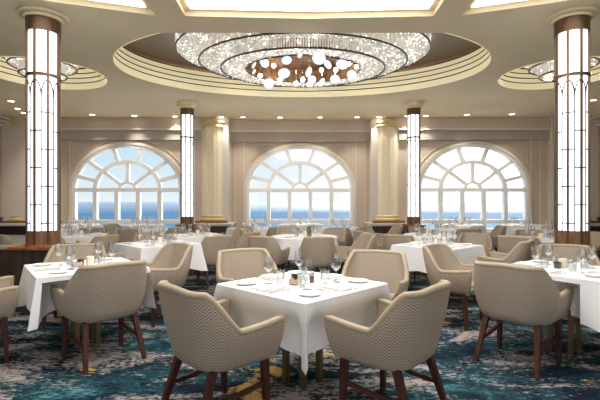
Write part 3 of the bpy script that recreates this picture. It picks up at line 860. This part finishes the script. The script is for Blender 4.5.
# ------------------------------------------------------------------ tableware prototypes
def solo(mb, name, m, cat, group, smooth=True, bevel=0.0):
    o = mb.build(name, m, None, smooth, bevel=bevel); tag(o, 'x', cat, group); return (o, [False])
G_W = 'wine glasses on the tables'
wg = empty('wine_glass'); tag(wg, 'x', 'wine glass', G_W)
MB().lathe([(0.004, 0.088), (0.018, 0.096), (0.034, 0.115), (0.040, 0.14), (0.038, 0.17), (0.032, 0.215)], 20).build('bowl', M['glass'], wg, True)
MB().lathe([(0.006, 0.006), (0.0035, 0.02), (0.0035, 0.08), (0.005, 0.09)], 10).build('stem', M['glass'], wg, True)
MB().lathe([(0.001, 0.0), (0.035, 0.0), (0.035, 0.003), (0.006, 0.008), (0.001, 0.008)], 20).build('foot', M['glass'], wg, True)
P_WINE = (wg, [False])
far_wine = MB().lathe([(0.036, 0.0), (0.035, 0.003), (0.006, 0.008), (0.004, 0.08), (0.018, 0.096), (0.036, 0.12), (0.040, 0.145), (0.032, 0.215)], 12)
P_WINE_FAR = solo(far_wine, 'wine_glass', M['glass_far'], 'wine glass', G_W)
P_TUMB = solo(MB().lathe([(0.001, 0.004), (0.028, 0.0), (0.03, 0.004), (0.036, 0.10), (0.034, 0.10), (0.028, 0.012), (0.001, 0.012)], 18), 'water_tumbler', M['glass'], 'tumbler', 'water tumblers on the tables')
P_PLATE = solo(MB().lathe([(0.001, 0.003), (0.045, 0.003), (0.05, 0.0), (0.052, 0.004), (0.082, 0.012), (0.082, 0.015), (0.052, 0.008), (0.001, 0.007)], 28), 'bread_plate', M['china'], 'plate', 'bread plates on the tables')
def folded_napkin(w, d):
    b = MB()
    for k, (sx, sy) in enumerate(((1.0, 1.0), (0.985, 0.97), (0.96, 0.90))): b.box(-w * sx, w * sx, -d * sy, d * sy, 0.006 * k, 0.006 * k + 0.0055)
    return b
P_NAP = solo(folded_napkin(0.062, 0.105), 'napkin', M['napkin'], 'napkin', 'folded white napkins', False, 0.0015)
def fork():
    b = MB().box(-0.005, 0.005, -0.10, 0.03, 0, 0.003); b.box(-0.012, 0.012, 0.03, 0.05, 0, 0.003)
    for x in (-0.0105, -0.0035, 0.0035, 0.0105): b.box(x - 0.0016, x + 0.0016, 0.05, 0.10, 0, 0.003)
    return b
P_FORK = solo(fork(), 'fork', M['steel'], 'fork', 'forks beside the napkins', False)
kn = empty('table_knife'); tag(kn, 'x', 'knife', 'knives beside the napkins')
MB().box(-0.006, 0.006, -0.11, 0.0, 0, 0.005).build('handle', M['steel'], kn, bevel=0.001)
MB().add([(-0.007, 0, 0.001), (0.008, 0, 0.001), (0.009, 0.08, 0.001), (-0.002, 0.12, 0.001), (-0.007, 0.10, 0.001), (-0.007, 0, 0.003), (0.008, 0, 0.002), (0.009, 0.08, 0.002), (-0.002, 0.12, 0.002), (-0.007, 0.10, 0.003)],
         [(4, 3, 2, 1, 0), (5, 6, 7, 8, 9), (0, 1, 6, 5), (1, 2, 7, 6), (2, 3, 8, 7), (3, 4, 9, 8), (4, 0, 5, 9)]).build('blade', M['steel'], kn)
P_KNIFE = (kn, [False])
def shaker(name, m, cat):
    t = empty(name); tag(t, 'x', cat, 'salt and pepper shakers')
    MB().lathe([(0.001, 0), (0.02, 0), (0.021, 0.005), (0.017, 0.055), (0.001, 0.055)], 14).build('body', m, t, True)
    MB().lathe([(0.018, 0.055), (0.0185, 0.068), (0.014, 0.078), (0.001, 0.08)], 14).build('cap', M['chrome'], t, True)
    return (t, [False])
P_SALT = shaker('salt_shaker', M['china'], 'salt shaker')
P_PEPPER = shaker('pepper_shaker', M['amber'], 'pepper shaker')
P_DISH = solo(MB().lathe([(0.001, 0.002), (0.034, 0.0), (0.05, 0.012), (0.052, 0.036), (0.046, 0.042), (0.042, 0.036), (0.04, 0.014), (0.001, 0.012)], 24), 'sugar_bowl', M['dish'], 'bowl', 'low beige bowls')
cn = empty('candle_holder'); tag(cn, 'x', 'candle', 'cream table candles')
MB().lathe([(0.001, 0), (0.034, 0), (0.036, 0.004), (0.036, 0.085), (0.033, 0.085), (0.030, 0.076), (0.001, 0.074)], 20).build('candle', M['candle'], cn, True)
MB().tube([(0, 0, 0.072), (0.001, 0, 0.084)], 0.0015, 5).build('wick', M['rim'], cn)
P_CANDLE = (cn, [False])
P_VOTIVE = solo(MB().lathe([(0.001, 0.003), (0.026, 0), (0.03, 0.004), (0.034, 0.06), (0.032, 0.06), (0.027, 0.01), (0.001, 0.008)], 18), 'votive_glass', M['amber'], 'votive glass', 'brown votive glasses')

def put(P, loc, rz, label): return placed(P[0], P[1], loc, rz, label)

SEATS45 = ('near-left', 'near-right', 'far-right', 'far-left')
SEATSAX = ('near', 'right', 'far', 'left')
def lay_table(x, y, deg, phrase, near=False, round_=False, ci=0, only=(0, 1, 2, 3), centre=('candle',)):
    """phrase: says which table, in words one can find"""
    rz = math.radians(deg)
    if round_:
        placed(rtable, rtable_used, (x, y, 0), rz, 'round dining table under white cloth, ' + phrase)
        placed(rcloth, rc_used, (x, y, 0), rz, 'round white tablecloth on ' + phrase)
    else:
        placed(table, table_used, (x, y, 0), rz, 'brass-legged dining table under white cloth, ' + phrase)
        placed(cloths[ci], cloth_used[ci], (x, y, 0), rz, 'white tablecloth hanging over ' + phrase)
    # local frame: side k faces -y rotated by k*90
    rot45 = 20 < (deg % 90) < 70
    c0, s0 = math.cos(rz), math.sin(rz)
    def w(u, v): return (x + u * c0 - v * s0, y + u * s0 + v * c0)
    for k in only:
        a = k * PI / 2; ca, sa = math.cos(a), math.sin(a)
        # world direction of this side
        dx, dy = w(sa, -ca); dx -= x; dy -= y
        if rot45: nm = ('near' if dy < 0 else 'far') + '-' + ('left' if dx < 0 else 'right')
        else: nm = ('near' if dy < 0 else 'far') if abs(dy) > abs(dx) else ('left' if dx < 0 else 'right')
        def at(lat, rad):
            u, v = lat, -rad; p = w(u * ca - v * sa, u * sa + v * ca); return (p[0], p[1], ZT_)
        r = rz + a; seat = 'at %s seat of %s' % (nm, phrase)
        put(P_WINE if near else P_WINE_FAR, at(0.20, 0.165), r, 'stemmed wine glass ' + seat)
        put(P_TUMB, at(0.115, 0.125), r, 'clear water tumbler ' + seat)
        put(P_NAP, at(0.0, 0.325), r + random.uniform(-0.05, 0.05), 'folded white napkin ' + seat)
        put(P_PLATE, at(-0.275, 0.33), r, 'white bread plate ' + seat)
        if near:
            put(P_FORK, at(-0.105, 0.33), r + random.uniform(-0.04, 0.04), 'steel fork ' + seat)
            put(P_KNIFE, at(0.100, 0.33), r + random.uniform(-0.04, 0.04), 'steel table knife ' + seat)
    for q in centre:
        P, off, what = {'candle': (P_CANDLE, (0.02, 0.05), 'cream candle in the middle of '), 'votive': (P_VOTIVE, (-0.055, 0.01), 'brown votive glass in the middle of '),
                        'dish': (P_DISH, (-0.055, -0.06), 'low beige bowl in the middle of '), 'salt': (P_SALT, (0.035, -0.035), 'white salt shaker in the middle of '),
                        'pepper': (P_PEPPER, (0.07, 0.01), 'brown pepper shaker in the middle of ')}[q]
        # offsets stay in world directions so the pieces never meet
        put(P, (x + off[0], y + off[1], ZT_), 0, what + phrase)

lay_table(0.02, 3.28, 46, 'the front centre table', True, ci=4, centre=('dish', 'salt', 'pepper', 'votive'))
lay_table(-2.08, 4.17, 38, 'the front table before left column', True, ci=2, centre=('dish', 'votive', 'candle'))
lay_table(2.45, 3.99, 38, 'the front table before right column', True, ci=3, centre=('candle', 'votive', 'salt', 'pepper'))
lay_table(-2.14, 6.46, 45, 'the second-row table, left of aisle', ci=1)
lay_table(1.98, 6.21, 42, 'the second-row table, right of aisle')
lay_table(0.07, 7.79, 0, 'the round table in mid-room', round_=True)
lay_table(-1.96, 8.08, 30, 'the third-row table, left of aisle', ci=1)
lay_table(2.38, 8.01, 60, 'the third-row table, right of aisle')
lay_table(-4.12, 8.01, 20, 'the third-row table nearest left wall')
lay_table(4.08, 7.26, 70, 'the third-row table nearest right wall', ci=1)
lay_table(-1.08, 10.19, 45, 'the middle window table, left one')
lay_table(1.04, 10.24, 45, 'the middle window table, right one', ci=1)
lay_table(-3.55, 9.81, 45, 'the left window table beside slim column')
lay_table(-5.11, 9.75, 45, 'the left window table nearest corner', ci=1)
lay_table(3.34, 9.92, 45, 'the right window table beside slim column')
lay_table(5.36, 9.64, 45, 'the right window table nearest corner', ci=1)
lay_table(-4.30, 11.55, 45, 'the farthest table under left window, aisle side')
lay_table(-5.95, 11.55, 45, 'the farthest table under left window, corner side', ci=1)
lay_table(0.02, 11.90, 45, 'the farthest table under the middle window')
lay_table(4.30, 11.55, 45, 'the farthest table under right window, aisle side', ci=1)
lay_table(5.95, 11.55, 45, 'the farthest table under right window, corner side')

# green glass bud vase on the round table
v = empty('bud_vase', (0.16, 7.58, ZT_)); tag(v, 'green glass bud vase with a white bloom on the round table', 'vase')
MB().lathe([(0.001, 0.0), (0.03, 0.0), (0.035, 0.01), (0.04, 0.12), (0.03, 0.17), (0.036, 0.19)], 16).build('glass_body', M['green'], v, True)
fl = MB()
for q in range(9):
    a = q * 0.7; r = 0.018 + 0.012 * (q % 2)
    fl.lathe([(0.001, 0.195 + 0.005 * (q % 3)), (0.018, 0.21), (0.012, 0.23), (0.001, 0.24)], 7, r * math.cos(a), r * math.sin(a))
fl.build('bloom', M['petal'], v, True)

# ------------------------------------------------------------------ armchairs in place
D45 = 'herringbone armchair '
CH = [
 (-0.541, 2.759, 0.745, 0.667, 'herringbone armchair at near-left side of the front centre table, back to the viewer'),
 (0.600, 2.776, -0.75, 0.661, 'herringbone armchair at near-right side of the front centre table, back to the viewer'),
 (-0.50, 4.40, .50, -.86, 'cream armchair at far-left side of the front centre table, facing the viewer'),
 (0.72, 4.24, -.37, -.93, 'cream armchair at far-right side of the front centre table, facing the viewer'),
 (-1.722, 3.772, -0.72, 0.69, 'armchair with its back to us before the left lit column table'),
 (-2.848, 3.764, 0.8, 0.6, 'armchair cut by the left picture edge beside the left front table'),
 (-2.59, 4.93, .30, -.95, 'armchair facing us between left front table and lit column pedestal'),
 (-1.63, 5.05, -.70, -.70, 'cream armchair seen from its side, beyond the left front table'),
 (1.874, 3.694, 0.745, 0.667, 'armchair with its back to us before the right lit column table'),
 (1.77, 4.92, .75, -.66, 'cream armchair seen from its side, beyond the right front table'),
 (3.07, 4.86, -.2, -.97, 'armchair facing us between right front table and lit column pedestal'),
 (2.896, 3.610, -.62, .785, 'armchair tucked under the right front table, only a leg showing'),
 # second row
 (-2.60, 5.70, .81, .58, 'armchair at near-left side of the second-row table left of aisle'),
 (-2.59, 7.41, .40, -.91, 'pale armchair facing us behind the second-row table left of aisle'),
 (-1.40, 7.01, -0.52, 0.85, 'armchair with back to us and red-brown legs, by third-row left table'),
 (2.82, 5.85, -.78, .63, 'armchair at near-right side of the second-row table right of aisle'),
 (2.90, 7.17, -.45, -.89, 'pale armchair facing us behind the second-row table right of aisle'),
 (1.69, 7.23, 0.4, 0.92, 'armchair with back to us and brown legs, by third-row right table'),
 (-3.28, 6.97, -.9, .4, 'brownish armchair turned towards the third-row table nearest left wall'),
 (-4.01, 7.06, 0.1, 1, 'armchair with back to us at third-row table nearest left wall'),
 (3.40, 6.54, .75, .66, 'grey armchair turned towards the third-row table nearest right wall'),
 (4.33, 8.06, -.3, -.95, 'armchair facing us behind the third-row table nearest right wall'),
 # round the middle
 (-0.53, 6.93, .42, .91, 'armchair with back to us at the round table, left one'),
 (0.27, 6.82, -.08, 1, 'armchair with back to us at the round table, right one'),
 (0.93, 7.08, -.95, -.30, 'armchair in profile at the right side of the round table'),
 (-0.89, 8.50, 1, -.05, 'armchair in profile at the left side of the round table'),
 (-1.32, 9.24, -.6, -.8, 'cream armchair behind the third-row table left of aisle'),
 (-1.03, 7.71, -.85, .5, 'grey armchair on the aisle side of third-row left table'),
 (1.30, 7.93, .9, .42, 'cream armchair on the aisle side of third-row right table'),
 (1.48, 8.81, .7, -.7, 'armchair behind the third-row table right of aisle'),
 (-0.20, 8.76, .2, -.98, 'armchair facing us behind the round table'),
 (0.62, 8.58, -.5, -.86, 'armchair facing us behind the round table, beside the vase'),
 # by the windows
 (-0.50, 9.45, -.3, .95, 'small far armchair at the near side of middle window left table'),
 (0.85, 9.26, .2, .98, 'small far armchair at the near side of middle window right table'),
 (2.08, 10.02, -.98, -.1, 'small far armchair right of the middle window right table'),
 (-2.11, 10.03, .98, -.1, 'small far armchair left of the middle window left table'),
 (-3.40, 8.78, 0, 1, 'small far armchair at near side of left window table beside column'),
 (-2.80, 9.33, -.8, .5, 'small far armchair aisle side of left window table beside column'),
 (-4.45, 9.15, -.5, .86, 'small far armchair at near side of left window table nearest corner'),
 (-4.35, 10.33, .9, -.3, 'small far armchair between the two left window tables'),
 (2.68, 9.33, .85, .5, 'small far armchair aisle side of right window table beside column'),
 (3.42, 8.85, .1, 1, 'small far armchair at near side of right window table beside column'),
 (4.34, 9.75, -1, .1, 'small far armchair between the two right window tables'),
 (5.17, 8.60, -.1, 1, 'small far armchair at near side of right window table nearest corner'),
 (-4.88, 7.34, .6, .8, 'armchair behind the low wood partition left of the lit column'),
 (5.03, 7.61, -.8, -.3, 'armchair behind the low wood partition right of the lit column'),
]
for c in CH:
    o = put_chair(*c)
    if c[1] > 6.6: o.scale = (0.82, 0.92, 0.97)      # the chairs further back are a slimmer model
